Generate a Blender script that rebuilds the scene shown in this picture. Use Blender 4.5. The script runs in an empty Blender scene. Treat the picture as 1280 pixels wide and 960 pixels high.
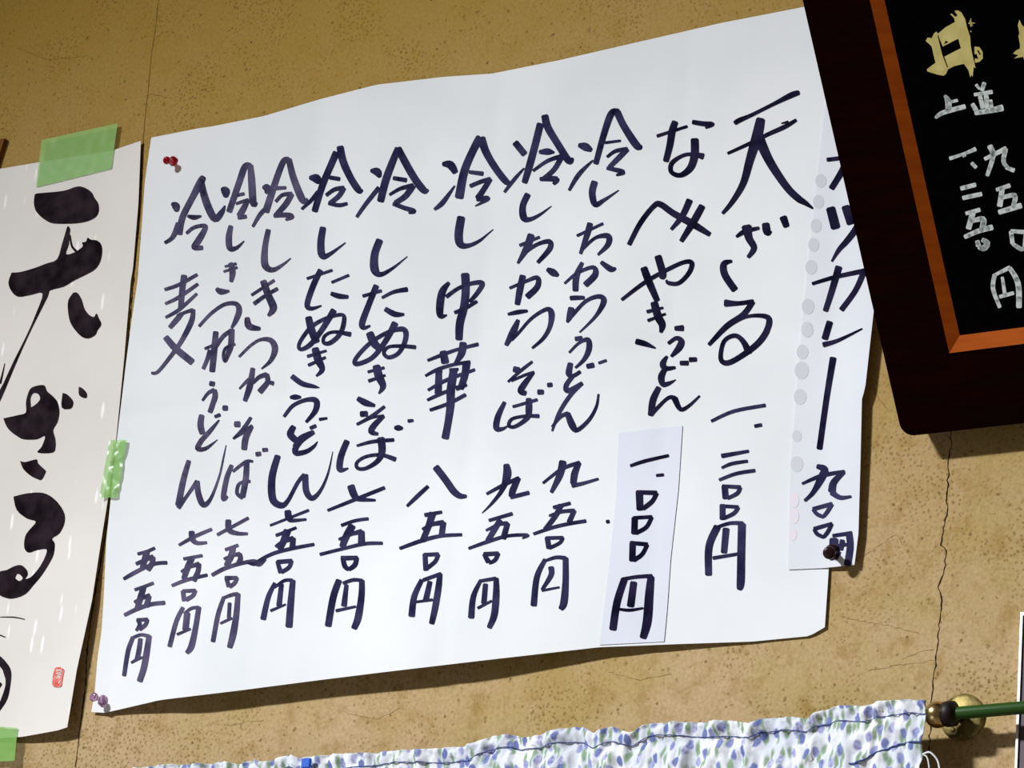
import bpy, bmesh, math, random
from mathutils import Vector, Matrix, noise
from mathutils.geometry import tessellate_polygon
random.seed(7)
COL = bpy.context.scene.collection
SC = bpy.context.scene

# ---------------------------------------------------------------- camera
# the wall is the plane y = 0, facing -y; the diner looks up at it from the right
MX = Matrix(((0.836194, 0.108705, 0.537553), (0.542515, -0.30757, -0.781715), (0.080359, 0.945296, -0.316162)))
F, ZO = 4500.0, 2.3
CAM = Vector((2.01582405, -2.93143068, -1.18560851 + ZO))
cd = bpy.data.cameras.new('camera'); cam = bpy.data.objects.new('camera', cd); COL.objects.link(cam)
cd.sensor_width = 36; cd.lens = F / 1280 * 36; cd.clip_start = 0.05
cam.matrix_world = Matrix.Translation(CAM) @ MX.to_4x4()
SC.camera = cam

# ---------------------------------------------------------------- light
w = bpy.data.worlds.new('world'); SC.world = w; w.use_nodes = True
w.node_tree.nodes['Background'].inputs[0].default_value = (1.0, 0.84, 0.66, 1)
w.node_tree.nodes['Background'].inputs[1].default_value = 0.11
def area(name, loc, target, sx, sy, power, color):
    l = bpy.data.lights.new(name, 'AREA'); l.shape = 'RECTANGLE'; l.size = sx; l.size_y = sy
    l.energy = power; l.color = color
    o = bpy.data.objects.new(name, l); COL.objects.link(o); o.location = loc
    o.rotation_euler = (Vector(target) - Vector(loc)).to_track_quat('-Z', 'Y').to_euler()
    return l
area('fluorescent_lamp', (-2.3, -4.1, ZO + 2.2), (1.1, 0, ZO - 2.3), 0.6, 0.22, 62, (0.97, 0.985, 1.0)).spread = math.radians(58)
area('low_cool_fill', (-0.8, -2.2, ZO - 1.9), (-0.1, 0, ZO - 0.4), 1.2, 0.9, 5, (0.9, 0.94, 1.0))  # added cool fill, low in front, to brighten the lower part; no known window
SC.view_settings.view_transform = 'Standard'; SC.view_settings.look = 'None'
SC.view_settings.gamma = 1; SC.view_settings.use_curve_mapping = False
SC.view_settings.exposure = 0.0

# ---------------------------------------------------------------- helpers
def lin(c):
    return tuple(((v / 255) / 12.92 if v / 255 <= 0.04045 else ((v / 255 + 0.055) / 1.055) ** 2.4) for v in c) + (1,)
class NT:
    def __init__(s, name, rough=0.8, col=(200, 200, 200), metal=0, spec=0.3):
        s.m = bpy.data.materials.new(name); s.m.use_nodes = True; s.t = s.m.node_tree
        s.b = s.t.nodes['Principled BSDF']
        s.b.inputs['Roughness'].default_value = rough; s.b.inputs['Base Color'].default_value = lin(col)
        s.b.inputs['Metallic'].default_value = metal; s.b.inputs['Specular IOR Level'].default_value = spec
    def n(s, kind, **kw):
        x = s.t.nodes.new(kind)
        for k, v in kw.items():
            if k.startswith('i_'): x.inputs[k[2:].replace('_', ' ')].default_value = v
            else: setattr(x, k, v)
        return x
    def l(s, a, b): s.t.links.new(a, b)
    def ramp(s, fac, *stops):
        r = s.n('ShaderNodeValToRGB'); e = r.color_ramp.elements
        while len(e) < len(stops): e.new(0.5)
        for el, (p, c) in zip(e, stops):
            el.position = p; el.color = c if len(c) == 4 else tuple(c) + (1,)
        s.l(fac, r.inputs[0]); return r.outputs[0]
    def mix(s, fac, a, b, mode='MIX'):
        x = s.n('ShaderNodeMix', data_type='RGBA', blend_type=mode)
        if isinstance(fac, float): x.inputs[0].default_value = fac
        else: s.l(fac, x.inputs[0])
        for i, v in ((6, a), (7, b)):
            if isinstance(v, tuple): x.inputs[i].default_value = v
            else: s.l(v, x.inputs[i])
        return x.outputs[2]
    def noise(s, co, scale, detail=3, rough=0.5):
        x = s.n('ShaderNodeTexNoise'); x.inputs['Scale'].default_value = scale
        x.inputs['Detail'].default_value = detail; x.inputs['Roughness'].default_value = rough
        s.l(co, x.inputs['Vector']); return x.outputs[0]
    def bump(s, h, strength, dist):
        x = s.n('ShaderNodeBump'); x.inputs['Strength'].default_value = strength; x.inputs['Distance'].default_value = dist
        s.l(h, x.inputs['Height']); s.l(x.outputs[0], s.b.inputs['Normal'])
    def base(s, c): s.l(c, s.b.inputs['Base Color'])
    def obj(s): return s.n('ShaderNodeTexCoord').outputs['Object']

def mat_noise(name, c1, c2, scale, rough=0.8, metal=0, spec=0.3, stretch=(1, 1, 1), bump=0):
    k = NT(name, rough, c1, metal, spec); mp = k.n('ShaderNodeMapping'); mp.inputs['Scale'].default_value = stretch
    k.l(k.obj(), mp.inputs[0]); nz = k.noise(mp.outputs[0], scale)
    k.base(k.ramp(nz, (0.35, lin(c1)), (0.65, lin(c2))))
    if bump: k.bump(nz, 0.5, bump)
    return k.m

def wall_material():
    k = NT('plaster', 0.85, spec=0.15); co = k.obj()
    s0 = k.n('ShaderNodeSeparateXYZ'); k.l(co, s0.inputs[0]); c0 = k.n('ShaderNodeCombineXYZ')
    k.l(s0.outputs[0], c0.inputs[0]); k.l(s0.outputs[2], c0.inputs[1]); flat = c0.outputs[0]
    big = k.noise(co, 3.2, 4, 0.6); mid = k.noise(co, 16, 5, 0.6); fine = k.noise(co, 260, 3, 0.6)
    c = k.ramp(big, (0.32, lin((174, 150, 92))), (0.5, lin((190, 168, 124))), (0.68, lin((204, 180, 148))))
    c = k.mix(k.ramp(mid, (0.4, (0, 0, 0)), (0.7, (0.5, 0.5, 0.5))), c, lin((178, 156, 96)))
    blot = k.noise(co, 7.5, 5, 0.65)
    c = k.mix(k.ramp(blot, (0.42, (0, 0, 0)), (0.62, (0.75, 0.75, 0.75))), c, lin((200, 172, 140)))
    smudge = k.noise(co, 34, 4, 0.7)
    c = k.mix(k.ramp(smudge, (0.5, (0, 0, 0)), (0.72, (0.8, 0.8, 0.8))), c, lin((150, 122, 66)))
    # grease: the plaster is yellower high up, near the ceiling
    sp = k.n('ShaderNodeSeparateXYZ'); k.l(co, sp.inputs[0])
    mr = k.n('ShaderNodeMapRange'); k.l(sp.outputs[2], mr.inputs[0])
    mr.inputs[1].default_value = ZO - 0.5; mr.inputs[2].default_value = ZO + 0.55; mr.inputs[3].default_value = 0.0; mr.inputs[4].default_value = 0.95
    c = k.mix(mr.outputs[0], c, k.mix(big, lin((164, 128, 26)), lin((168, 138, 70))))
    # pores in the plaster, in loose patches
    v = k.n('ShaderNodeTexVoronoi'); v.voronoi_dimensions = '2D'; v.inputs['Scale'].default_value = 165; k.l(flat, v.inputs['Vector'])
    pore = k.ramp(v.outputs['Distance'], (0.08, (1, 1, 1)), (0.3, (0, 0, 0)))
    patch = k.ramp(k.noise(co, 9, 3, 0.6), (0.46, (0, 0, 0)), (0.6, (0.62, 0.62, 0.62)))
    pf = k.mix(1.0, pore, patch, 'MULTIPLY')
    c = k.mix(pf, c, lin((112, 84, 36)))
    v2 = k.n('ShaderNodeTexVoronoi'); v2.voronoi_dimensions = '2D'; v2.inputs['Scale'].default_value = 22; k.l(flat, v2.inputs['Vector'])
    spots = k.ramp(v2.outputs['Distance'], (0.02, (0.7, 0.7, 0.7)), (0.045, (0, 0, 0)))
    sel = k.ramp(v2.outputs['Color'], (0.55, (0, 0, 0)), (0.6, (1, 1, 1)))
    c = k.mix(k.mix(1.0, spots, sel, 'MULTIPLY'), c, lin((80, 55, 22)))
    c = k.mix(k.ramp(fine, (0.35, (0.3, 0.3, 0.3)), (0.6, (0, 0, 0))), c, lin((130, 100, 50)))
    for sc_, seed, th in ((24, 3.1, .82), (70, 7.7, .74)):
        mp = k.n('ShaderNodeMapping'); mp.inputs['Location'].default_value = (seed, 0, seed); k.l(flat, mp.inputs[0])
        dn = k.n('ShaderNodeVectorMath', operation='MULTIPLY_ADD'); nn = k.n('ShaderNodeTexNoise'); nn.inputs['Scale'].default_value = 220; k.l(co, nn.inputs['Vector'])
        k.l(nn.outputs['Color'], dn.inputs[0]); dn.inputs[1].default_value = (.006, .006, .006); k.l(mp.outputs[0], dn.inputs[2])
        v3 = k.n('ShaderNodeTexVoronoi'); v3.voronoi_dimensions = '2D'; v3.inputs['Scale'].default_value = sc_; k.l(dn.outputs[0], v3.inputs['Vector'])
        f3 = k.mix(1.0, k.ramp(v3.outputs['Distance'], (0.012 * (1 + sc_ / 30), (0.65, 0.65, 0.65)), (0.036 * (1 + sc_ / 30), (0, 0, 0))), k.ramp(v3.outputs['Color'], (0.55, (0, 0, 0)), (0.6, (1, 1, 1))), 'MULTIPLY')
        c = k.mix(f3, c, lin((112, 84, 36)))
    k.base(c)
    h = k.n('ShaderNodeMath', operation='SUBTRACT'); k.l(mid, h.inputs[0]); k.l(pf, h.inputs[1])
    k.bump(h.outputs[0], 0.35, 0.0015)
    return k.m

def paper_material(name, c1, c2, fibres=False):
    k = NT(name, 0.75, c1, spec=0.25); co = k.obj()
    c = k.ramp(k.noise(co, 5, 3), (0.35, lin(c1)), (0.65, lin(c2)))
    if fibres:
        mp = k.n('ShaderNodeMapping'); mp.inputs['Scale'].default_value = (1, 1, 0.22); mp.inputs['Rotation'].default_value = (0, 0.5, 0)
        k.l(co, mp.inputs[0]); v = k.n('ShaderNodeTexVoronoi'); v.inputs['Scale'].default_value = 75; k.l(mp.outputs[0], v.inputs['Vector'])
        c = k.mix(k.ramp(v.outputs['Distance'], (0.12, (1, 1, 1)), (0.2, (0, 0, 0))), c, lin((252, 252, 252)))
    k.base(c); k.bump(k.noise(co, 30, 4, 0.6), 0.25, 0.001)
    return k.m

def cloth_material():
    k = NT('tulip_print_cotton', 0.85, spec=0.1)
    uv = k.n('ShaderNodeTexCoord').outputs['UV']
    d = k.n('ShaderNodeTexNoise'); d.inputs['Scale'].default_value = 70; k.l(uv, d.inputs['Vector'])
    ad = k.n('ShaderNodeVectorMath', operation='MULTIPLY_ADD'); k.l(d.outputs['Color'], ad.inputs[0]); ad.inputs[1].default_value = (.006, .006, 0); k.l(uv, ad.inputs[2])
    def vor(scale, sc, rot, off):
        mp = k.n('ShaderNodeMapping'); mp.inputs['Scale'].default_value = sc; mp.inputs['Rotation'].default_value = (0, 0, rot); mp.inputs['Location'].default_value = off
        k.l(ad.outputs[0], mp.inputs[0]); v = k.n('ShaderNodeTexVoronoi'); v.voronoi_dimensions = '2D'; v.inputs['Scale'].default_value = scale
        v.inputs['Randomness'].default_value = 0.75
        k.l(mp.outputs[0], v.inputs['Vector']); return v
    base = k.ramp(k.noise(uv, 12, 2), (0.4, lin((210, 216, 230))), (0.6, lin((232, 236, 243))))
    for rot, off in ((0.9, (0, 0, 0)), (-0.6, (0.31, 0.2, 0)), (2.1, (0.6, 0.11, 0))):
        v = vor(58, (1, 0.45, 1), rot, off)
        f = k.mix(1.0, k.ramp(v.outputs['Distance'], (0.1, (0.9, 0.9, 0.9)), (0.24, (0, 0, 0))), k.ramp(v.outputs['Color'], (0.3, (0, 0, 0)), (0.35, (1, 1, 1))), 'MULTIPLY')
        base = k.mix(f, base, lin((128, 156, 122)))
    v = vor(54, (1, 0.8, 1), 0.3, (0.1, 0.7, 0))
    f = k.ramp(v.outputs['Distance'], (0.2, (0.92, 0.92, 0.92)), (0.31, (0, 0, 0)))
    tone = k.ramp(v.outputs['Color'], (0.2, lin((92, 106, 168))), (0.5, lin((138, 144, 196))), (0.8, lin((190, 190, 222))))
    tone = k.mix(k.ramp(k.noise(uv, 220, 2), (0.45, (0, 0, 0)), (0.6, (0.6, 0.6, 0.6))), tone, lin((76, 92, 160)))
    base = k.mix(f, base, tone)
    k.base(base); k.bump(k.noise(uv, 90, 3), 0.5, 0.002)
    return k.m

def ink(name, c1, c2):
    k = NT(name, 0.8, c1, spec=0.0); k.base(k.ramp(k.noise(k.obj(), 45, 3), (0.35, lin(c1)), (0.65, lin(c2)))); return k.m

M = {
 'wall': wall_material(),
 'paper': paper_material('white_poster_paper', (226, 230, 234), (236, 239, 243)),
 'patch': paper_material('thin_patch_paper', (217, 221, 235), (225, 229, 241)),
 'strip': paper_material('strip_paper', (218, 222, 231), (230, 233, 241)),
 'washi': paper_material('fibred_rice_paper', (224, 221, 216), (233, 229, 226), True),
 'ink_faded': ink('faded_marker_ink', (58, 56, 84), (94, 88, 116)),
 'ink_mid': ink('marker_ink', (34, 34, 64), (60, 58, 92)),
 'ink_dark': ink('dark_marker_ink', (18, 18, 38), (42, 38, 66)),
 'brush': ink('brush_ink', (24, 19, 24), (48, 40, 46)),
 'seal': mat_noise('red_seal_ink', (206, 58, 52), (232, 150, 140), 260),
 'spot': NT('grey_show_through', 0.8, (208, 212, 219)).m,
 'pink': NT('pink_show_through', 0.8, (229, 222, 232)).m,
 'crack': NT('crack_shadow', 1.0, (34, 24, 12), spec=0).m,
 'hair': NT('hairline_crack', 1.0, (126, 98, 52), spec=0).m,
 'rail': mat_noise('dark_lacquered_wood', (17, 4, 4), (25, 5, 5), 14, 0.6, spec=0.0, stretch=(1, 1, 8)),
 'trim': mat_noise('orange_varnished_wood', (160, 72, 12), (176, 84, 18), 20, 0.6, spec=0.08, stretch=(1, 1, 6)),
 'panel': NT('black_lacquer', 0.7, (5, 4, 6), spec=0.0).m,
 'gold': mat_noise('gold_paint', (202, 188, 112), (222, 208, 136), 60, 0.6),
 'chalk': mat_noise('white_marker_paint', (200, 214, 214), (232, 240, 238), 240, 0.7),
 'cloth': cloth_material(),
 'thread': NT('navy_thread', 0.8, (60, 78, 140)).m,
 'blue': NT('blue_plastic', 0.5, (28, 92, 200)).m,
 'green': NT('green_coated_rod', 0.42, (38, 76, 20), spec=0.3).m,
 'brass': NT('aged_brass', 0.24, (196, 168, 120), 1.0).m,
 'brass_old': mat_noise('tarnished_plate', (168, 152, 92), (96, 82, 46), 90, 0.55, 0.55, bump=0.002),
 'black': NT('dark_rubber', 0.5, (26, 16, 14)).m,
 'alu': NT('bright_aluminium', 0.25, (236, 232, 238), 0.6).m,
 'purple': mat_noise('purple_grey_panel', (78, 66, 76), (92, 78, 90), 8, 0.5),
 'brown': mat_noise('brown_wood', (120, 74, 22), (92, 56, 16), 30),
}
def clear(name, col, alpha, rough):
    k = NT(name, rough, col, spec=0.5); k.b.inputs['Alpha'].default_value = alpha; return k.m
M['tape'] = clear('green_masking_film', (150, 208, 112), 0.46, 0.28)
def plastic(name, col):
    k = NT(name, 0.08, col, spec=0.6); k.b.inputs['Transmission Weight'].default_value = 0.75; k.b.inputs['IOR'].default_value = 1.49; return k.m
M['pin_red'] = plastic('ruby_plastic', (196, 8, 34)); M['pin_clear'] = plastic('lilac_clear_plastic', (216, 176, 214))
M['pin_dark'] = NT('dark_brown_plastic', 0.3, (40, 20, 22)).m

def ray(px, py):
    return MX @ Vector(((px - 640) / F, -(py - 480) / F, -1))
def onwall(px, py, h=0.0):            # pixel of the survey photo -> point of the wall's relief h (number or function of x, z)
    r = ray(px, py); hh = h if not callable(h) else 0.0
    for _ in range(1 if not callable(h) else 7):
        p = CAM + r * ((-hh - CAM.y) / r.y)
        if callable(h): hh = h(p.x, p.z - ZO)
    return p
def finish(o, parent=None, label=None, cat=None, group=None, kind=None):
    if parent is not None:
        o.parent = parent
        bpy.context.view_layer.update() if False else None
        o.matrix_parent_inverse = parent_inv.get(parent.name, Matrix())
    if label: o['label'] = label
    if cat: o['category'] = cat
    if group: o['group'] = group
    if kind: o['kind'] = kind
    return o
parent_inv = {}
def mesh_obj(name, verts, faces, mat, parent=None, smooth=False, uv=None, **kw):
    me = bpy.data.meshes.new(name); me.from_pydata([tuple(v) for v in verts], [], faces); me.update()
    if smooth:
        for p in me.polygons: p.use_smooth = True
    if uv:
        lay = me.uv_layers.new(name='UVMap')
        for lp in me.loops: lay.data[lp.index].uv = uv[lp.vertex_index]
    me.materials.append(mat); o = bpy.data.objects.new(name, me); COL.objects.link(o)
    return finish(o, parent, **kw)
def empty(name, loc, **kw):
    o = bpy.data.objects.new(name, None); COL.objects.link(o); o.location = loc; o.empty_display_size = 0.02
    parent_inv[name if name == o.name else o.name] = Matrix.Translation(-Vector(loc))
    return finish(o, **kw)

class Geo:
    def __init__(s): s.v = []; s.f = []
    def poly(s, pts):
        i = len(s.v); s.v += pts; s.f.append(list(range(i, i + len(pts))))
    def box(s, p0, p1, fr=lambda a, b, c: Vector((a, b, c))):
        i = len(s.v)
        s.v += [fr(x, y, z) for x in (p0[0], p1[0]) for y in (p0[1], p1[1]) for z in (p0[2], p1[2])]
        s.f += [[i + a for a in q] for q in ((0, 1, 3, 2), (4, 6, 7, 5), (0, 4, 5, 1), (2, 3, 7, 6), (0, 2, 6, 4), (1, 5, 7, 3))]
    def prism(s, pts, fr, w0, w1):
        i = len(s.v); n = len(pts)
        s.v += [fr(a, b, w0) for a, b in pts] + [fr(a, b, w1) for a, b in pts]
        s.f += [list(range(i, i + n)), list(range(i + 2 * n - 1, i + n - 1, -1))]
        s.f += [[i + k, i + (k + 1) % n, i + n + (k + 1) % n, i + n + k] for k in range(n)]
    def lathe(s, o, ax, prof, seg=28):
        ax = ax.normalized(); a = ax.orthogonal().normalized(); b = ax.cross(a); i = len(s.v)
        for d, r in prof:
            for k in range(seg):
                t = 2 * math.pi * k / seg; s.v.append(o + ax * d + (a * math.cos(t) + b * math.sin(t)) * max(r, 1e-5))
        for j in range(len(prof) - 1):
            for k in range(seg):
                s.f.append([i + j * seg + k, i + j * seg + (k + 1) % seg, i + (j + 1) * seg + (k + 1) % seg, i + (j + 1) * seg + k])
        s.f.append([i + k for k in range(seg)][::-1]); s.f.append([i + (len(prof) - 1) * seg + k for k in range(seg)])
    def tube(s, pts, r, seg=8):
        i = len(s.v); n = len(pts)
        for j, p in enumerate(pts):
            t = (pts[min(j + 1, n - 1)] - pts[max(j - 1, 0)]).normalized(); a = t.cross(Vector((0, 0.3, 1))).normalized(); b = t.cross(a)
            for k in range(seg):
                q = 2 * math.pi * k / seg; s.v.append(p + (a * math.cos(q) + b * math.sin(q)) * r)
        for j in range(n - 1):
            for k in range(seg):
                s.f.append([i + j * seg + k, i + j * seg + (k + 1) % seg, i + (j + 1) * seg + (k + 1) % seg, i + (j + 1) * seg + k])
    def obj(s, name, mat, parent=None, **kw): return mesh_obj(name, s.v, s.f, mat, parent, **kw)

def spline(pts, n=5):
    if len(pts) < 3:
        return [tuple(a + (b - a) * k / n for a, b in zip(pts[0], pts[1])) for k in range(n + 1)]
    out = []
    P = [pts[0]] + pts + [pts[-1]]
    for i in range(1, len(P) - 2):
        for k in range(n):
            t = k / n
            out.append(tuple(0.5 * (2 * b + (c - a) * t + (2 * a - 5 * b + 4 * c - d) * t * t + (3 * b - a - 3 * c + d) * t ** 3)
                             for a, b, c, d in zip(P[i - 1], P[i], P[i + 1], P[i + 2])))
    out.append(tuple(pts[-1])); return out

PEN = 1.26
def stroke(g, pts, place):
    """one pen stroke: a ribbon of varying width with a round nib mark at each bend"""
    fine = spline(pts, 5); n = len(fine); L = []; R = []
    for i, (x, y, wd) in enumerate(fine):
        a = fine[max(i - 1, 0)]; b = fine[min(i + 1, n - 1)]
        tx, ty = b[0] - a[0], b[1] - a[1]; q = math.hypot(tx, ty) or 1
        wd *= PEN; hw = max(wd, 1.0) / 2; nx, ny = -ty / q * hw, tx / q * hw
        L.append((x + nx, y + ny)); R.append((x - nx, y - ny))
    # blunt rounded ends
    def cap(p, q):
        x, y, wd = p; wd *= PEN; dx, dy = x - q[0], y - q[1]; d = math.hypot(dx, dy) or 1; dx /= d; dy /= d; e = wd * 0.16
        return (x + dx * e - dy * wd * .32, y + dy * e + dx * wd * .32), (x + dx * e + dy * wd * .32, y + dy * e - dx * wd * .32)
    for i in range(n - 1):
        g.poly([place(*L[i]), place(*L[i + 1]), place(*R[i + 1]), place(*R[i])])
    c1, c2 = cap(fine[0], fine[1]); g.poly([place(*R[0]), place(*c1), place(*c2), place(*L[0])])
    c1, c2 = cap(fine[-1], fine[-2]); g.poly([place(*L[-1]), place(*c1), place(*c2), place(*R[-1])])
    for x, y, wd in [(a, b, c * PEN) for a, b, c in fine[2:-2:2]]:
        g.poly([place(x + wd * .49 * math.cos(t * math.pi / 5), y + wd * .49 * math.sin(t * math.pi / 5)) for t in range(10)])

def strokes(g, ox, oy, k, txt, surf):
    """txt: strokes separated by ';', points 'x,y,w' in a crop whose corner is (ox, oy) and whose magnification is k"""
    for st in txt.split(';'):
        pts = [tuple(float(v) for v in q.split(',')) for q in st.split()]
        if len(pts) < 2: continue
        stroke(g, pts, lambda x, y: surf(ox + x / k, oy + y / k))

def blob(g, ox, oy, k, outer, surf, holes=()):
    rings = [[tuple(float(v) for v in q.split(',')) for q in t.split()] for t in (outer,) + tuple(holes)]
    rings = [[p[:2] for p in spline([q + (1,) for q in r] + [r[0] + (1,)], 3)[:-1]] for r in rings]
    flat = [p for r in rings for p in r]
    tri = tessellate_polygon([[Vector((a, b, 0)) for a, b in r] for r in rings])
    i = len(g.v); g.v += [surf(ox + a / k, oy + b / k) for a, b in flat]; g.f += [[i + q for q in t] for t in tri]

def facing(o):                         # every written mark faces the room
    bm = bmesh.new(); bm.from_mesh(o.data)
    for f in bm.faces:
        if f.normal.y > 0: f.normal_flip()
    bm.to_mesh(o.data); bm.free(); return o

def edge_fn(pts):
    d = [0]
    for a, b in zip(pts, pts[1:]): d.append(d[-1] + math.hypot(b[0] - a[0], b[1] - a[1]))
    def f(t):
        s = t * d[-1]
        for i in range(len(pts) - 1):
            if s <= d[i + 1] or i == len(pts) - 2:
                u = (s - d[i]) / (d[i + 1] - d[i]); return tuple(a + (b - a) * u for a, b in zip(pts[i], pts[i + 1]))
    return f
def sheet(name, T, B, L, R, h, mat, nx, ny, thick=0.0003, **kw):
    T, B, L, R = map(edge_fn, (T, B, L, R)); V = []; n = nx + 1
    c00, c10, c01, c11 = T(0), T(1), B(0), B(1)
    for j in range(ny + 1):
        v = j / ny; l, r = L(v), R(v)
        for i in range(n):
            u = i / nx; t, b = T(u), B(u)
            p = [(1 - v) * t[k] + v * b[k] + (1 - u) * l[k] + u * r[k] - ((1 - u) * (1 - v) * c00[k] + u * (1 - v) * c10[k] + (1 - u) * v * c01[k] + u * v * c11[k]) for k in (0, 1)]
            V.append(onwall(p[0], p[1], h))
    N = len(V); V += [q + Vector((0, thick, 0)) for q in V]; Q = len(V)
    fr = [[j * n + i, (j + 1) * n + i, (j + 1) * n + i + 1, j * n + i + 1] for j in range(ny) for i in range(nx)]
    bk = [[N + q for q in f[::-1]] for f in fr]
    rim = [i for i in range(nx)] + [j * n + nx for j in range(ny)] + [ny * n + i for i in range(nx, 0, -1)] + [j * n for j in range(ny, 0, -1)]
    V += [V[i] for i in rim] + [V[N + i] for i in rim]; m_ = len(rim)
    side = [[Q + q, Q + (q + 1) % m_, Q + m_ + (q + 1) % m_, Q + m_ + q] for q in range(m_)]
    o = mesh_obj(name, V, fr + bk + side, mat, None, smooth=True, **kw)
    parent_inv[o.name] = Matrix()
    for p in list(o.data.polygons)[len(fr) + len(bk):]: p.use_smooth = False
    return o
def sm(a, b, x):
    t = min(1, max(0, (x - a) / (b - a))); return t * t * (3 - 2 * t)

# ---------------------------------------------------------------- wall
g = Geo(); g.box((-3.0, 0.0, 0.0), (3.0, 0.12, 3.6))
wall = g.obj('wall_back', M['wall'], kind='structure'); parent_inv['wall_back'] = Matrix()
wall['label'] = 'ochre plaster wall with pores and cracks'
g = Geo(); g.box((-3.0, -3.6, -0.1), (3.0, 0.0, 0.0)); fl = g.obj('floor', mat_noise('grey_floor', (118, 110, 100), (130, 122, 110), 6), kind='structure')
def crack(pts, w0, mat, jit=0.0012, label=None):
    P = []
    for a, b in zip(pts, pts[1:]):
        n = max(2, int(math.hypot(b[0] - a[0], b[1] - a[1]) / 5))
        for k in range(n): P.append(onwall(a[0] + (b[0] - a[0]) * k / n, a[1] + (b[1] - a[1]) * k / n))
    P.append(onwall(*pts[-1])); V = []; Fc = []
    for i, p in enumerate(P):
        t = (P[min(i + 1, len(P) - 1)] - P[max(i - 1, 0)]).normalized(); nn = Vector((-t.z, 0, t.x))
        q = p + nn * random.uniform(-jit, jit); wd = w0 * random.uniform(0.35, 1.2)
        V += [Vector((q.x, -0.0003, q.z)) + nn * wd, Vector((q.x, -0.0003, q.z)) - nn * wd]
    for i in range(len(P) - 1): Fc.append([2 * i, 2 * i + 1, 2 * i + 3, 2 * i + 2])
    facing(mesh_obj('crack', V, Fc, mat, wall, label=label))
crack([(200, -20), (198.4, 0), (194, 37.5), (189, 72), (185, 116), (181, 150), (179, 178)], 0.0006, M['hair'], 0.0003)
crack([(179, 178), (172, 300), (158, 450), (135, 650), (117, 755), (114, 772), (110, 807), (108.8, 822), (107.2, 855), (103, 890), (99.6, 916), (94.5, 960), (92, 1000)], 0.0009, M['crack'], 0.0006)
crack([(1216, 300), (1200, 430), (1188, 537), (1189.5, 558), (1185, 574), (1185, 600), (1183.5, 639), (1177, 681), (1182, 689), (1180, 718), (1173, 734), (1177, 746), (1172, 801), (1171, 817), (1166, 857), (1164, 885), (1160, 960)], 0.00065, M['crack'], 0.0011)
for pts in ([(1050, 770), (1075, 776), (1110, 782), (1150, 792)], [(1128, 824), (1160, 812), (1168, 812)], [(1085, 838), (1120, 832), (1166, 826)],
            [(1070, 700), (1090, 688), (1120, 668), (1130, 682)], [(181, 120), (190, 118), (215, 123)], [(286, 908), (310, 902), (330, 900)], 
            [(430, 890), (470, 900), (500, 885)], [(20, 60), (60, 75), (110, 70)], [(760, 840), (800, 850), (840, 842)], [(1090, 480), (1100, 500), (1110, 512)]):
    crack(pts, 0.00018, M['hair'], 0.0008)

# ---------------------------------------------------------------- main poster
def H_main(X, Z):
    zb = -0.319 + (X + 0.517) * 0.021
    prof = sm(-0.52, -0.36, X) * (1 - 0.93 * sm(-0.05, 0.34, X))
    h = 0.0045 - 0.0022 * sm(0.1, 0.38, X) + 0.018 * prof * (1 - sm(0, 0.24, Z - zb))
    h += 0.0012 * math.sin(X * 11 + Z * 3) * math.sin(Z * 7 + 1) + 0.0007 * math.sin(X * 23 - Z * 9)
    h -= 0.0012 * math.exp(-abs(X + 0.045) / 0.012)                      # centre fold
    h -= 0.0009 * math.exp(-abs(X - 0.19) / 0.010) + 0.0008 * math.exp(-abs(X + 0.29) / 0.010)
    h -= 0.0009 * math.exp(-abs(Z - 0.02) / 0.009)                       # cross fold
    return max(h, 0.0012)
TOP = [(189, 172), (250, 160), (265, 158), (330, 145), (400, 124), (470, 106), (555, 96), (615, 92), (700, 75), (800, 52), (900, 29), (1003, 9), (1090, -12)]
BOT = [(114, 890), (131, 891), (153, 886), (200, 875), (300, 863), (400, 850), (481, 840), (600, 826), (749, 809), (850, 805), (940, 802), (1012, 795), (1031, 784)]
LEF = [(189, 172), (181, 227), (177, 285), (172, 350), (164.6, 400), (158, 450), (146, 550), (138.5, 623), (133, 675), (129.5, 750), (127, 789), (122, 822), (118, 868), (114, 890)]
RIG = [(1090, -12), (1060, 340), (1036, 710), (1034, 740), (1031, 784)]
poster = sheet('menu_poster', TOP, BOT, LEF, RIG, H_main, M['paper'], 110, 84,
      label='large white handwritten menu sheet of ten dishes pinned to the wall', cat='poster')

def on_main(e=0.0005): return lambda px, py: onwall(px, py, lambda X, Z: H_main(X, Z) + e)
A = (180, 180, 4.8); Bt = (180, 340, 4.8); Ct = (180, 500, 4.8); Pt = (140, 660, 4.8); D = (340, 170, 4.8); Et = (340, 320, 4.8)
Ft = (320, 480, 4.8); Gt = (310, 630, 4.8); Ht = (520, 130, 4.8); It = (510, 300, 4.8); Jt = (490, 460, 4.8); Kt = (480, 600, 4.8)
Lt = (690, 120, 4.8); Mt = (690, 260, 4.8); Nt = (690, 400, 4.8); Ot = (650, 560, 3.84); Qt = (860, 100, 4.8); Rt = (860, 260, 4.8)
St = (860, 480, 3.84); Tt = (960, 140, 2.4)
def write(name, label, mat, parent, surf, *blocks):
    g = Geo()
    for tile, txt in blocks: strokes(g, *tile, txt, surf)
    return facing(g.obj(name, mat, parent, label=label))
S = on_main()
W = lambda name, label, mat, *b: write(name, label, M[mat], poster, S, *b)

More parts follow.
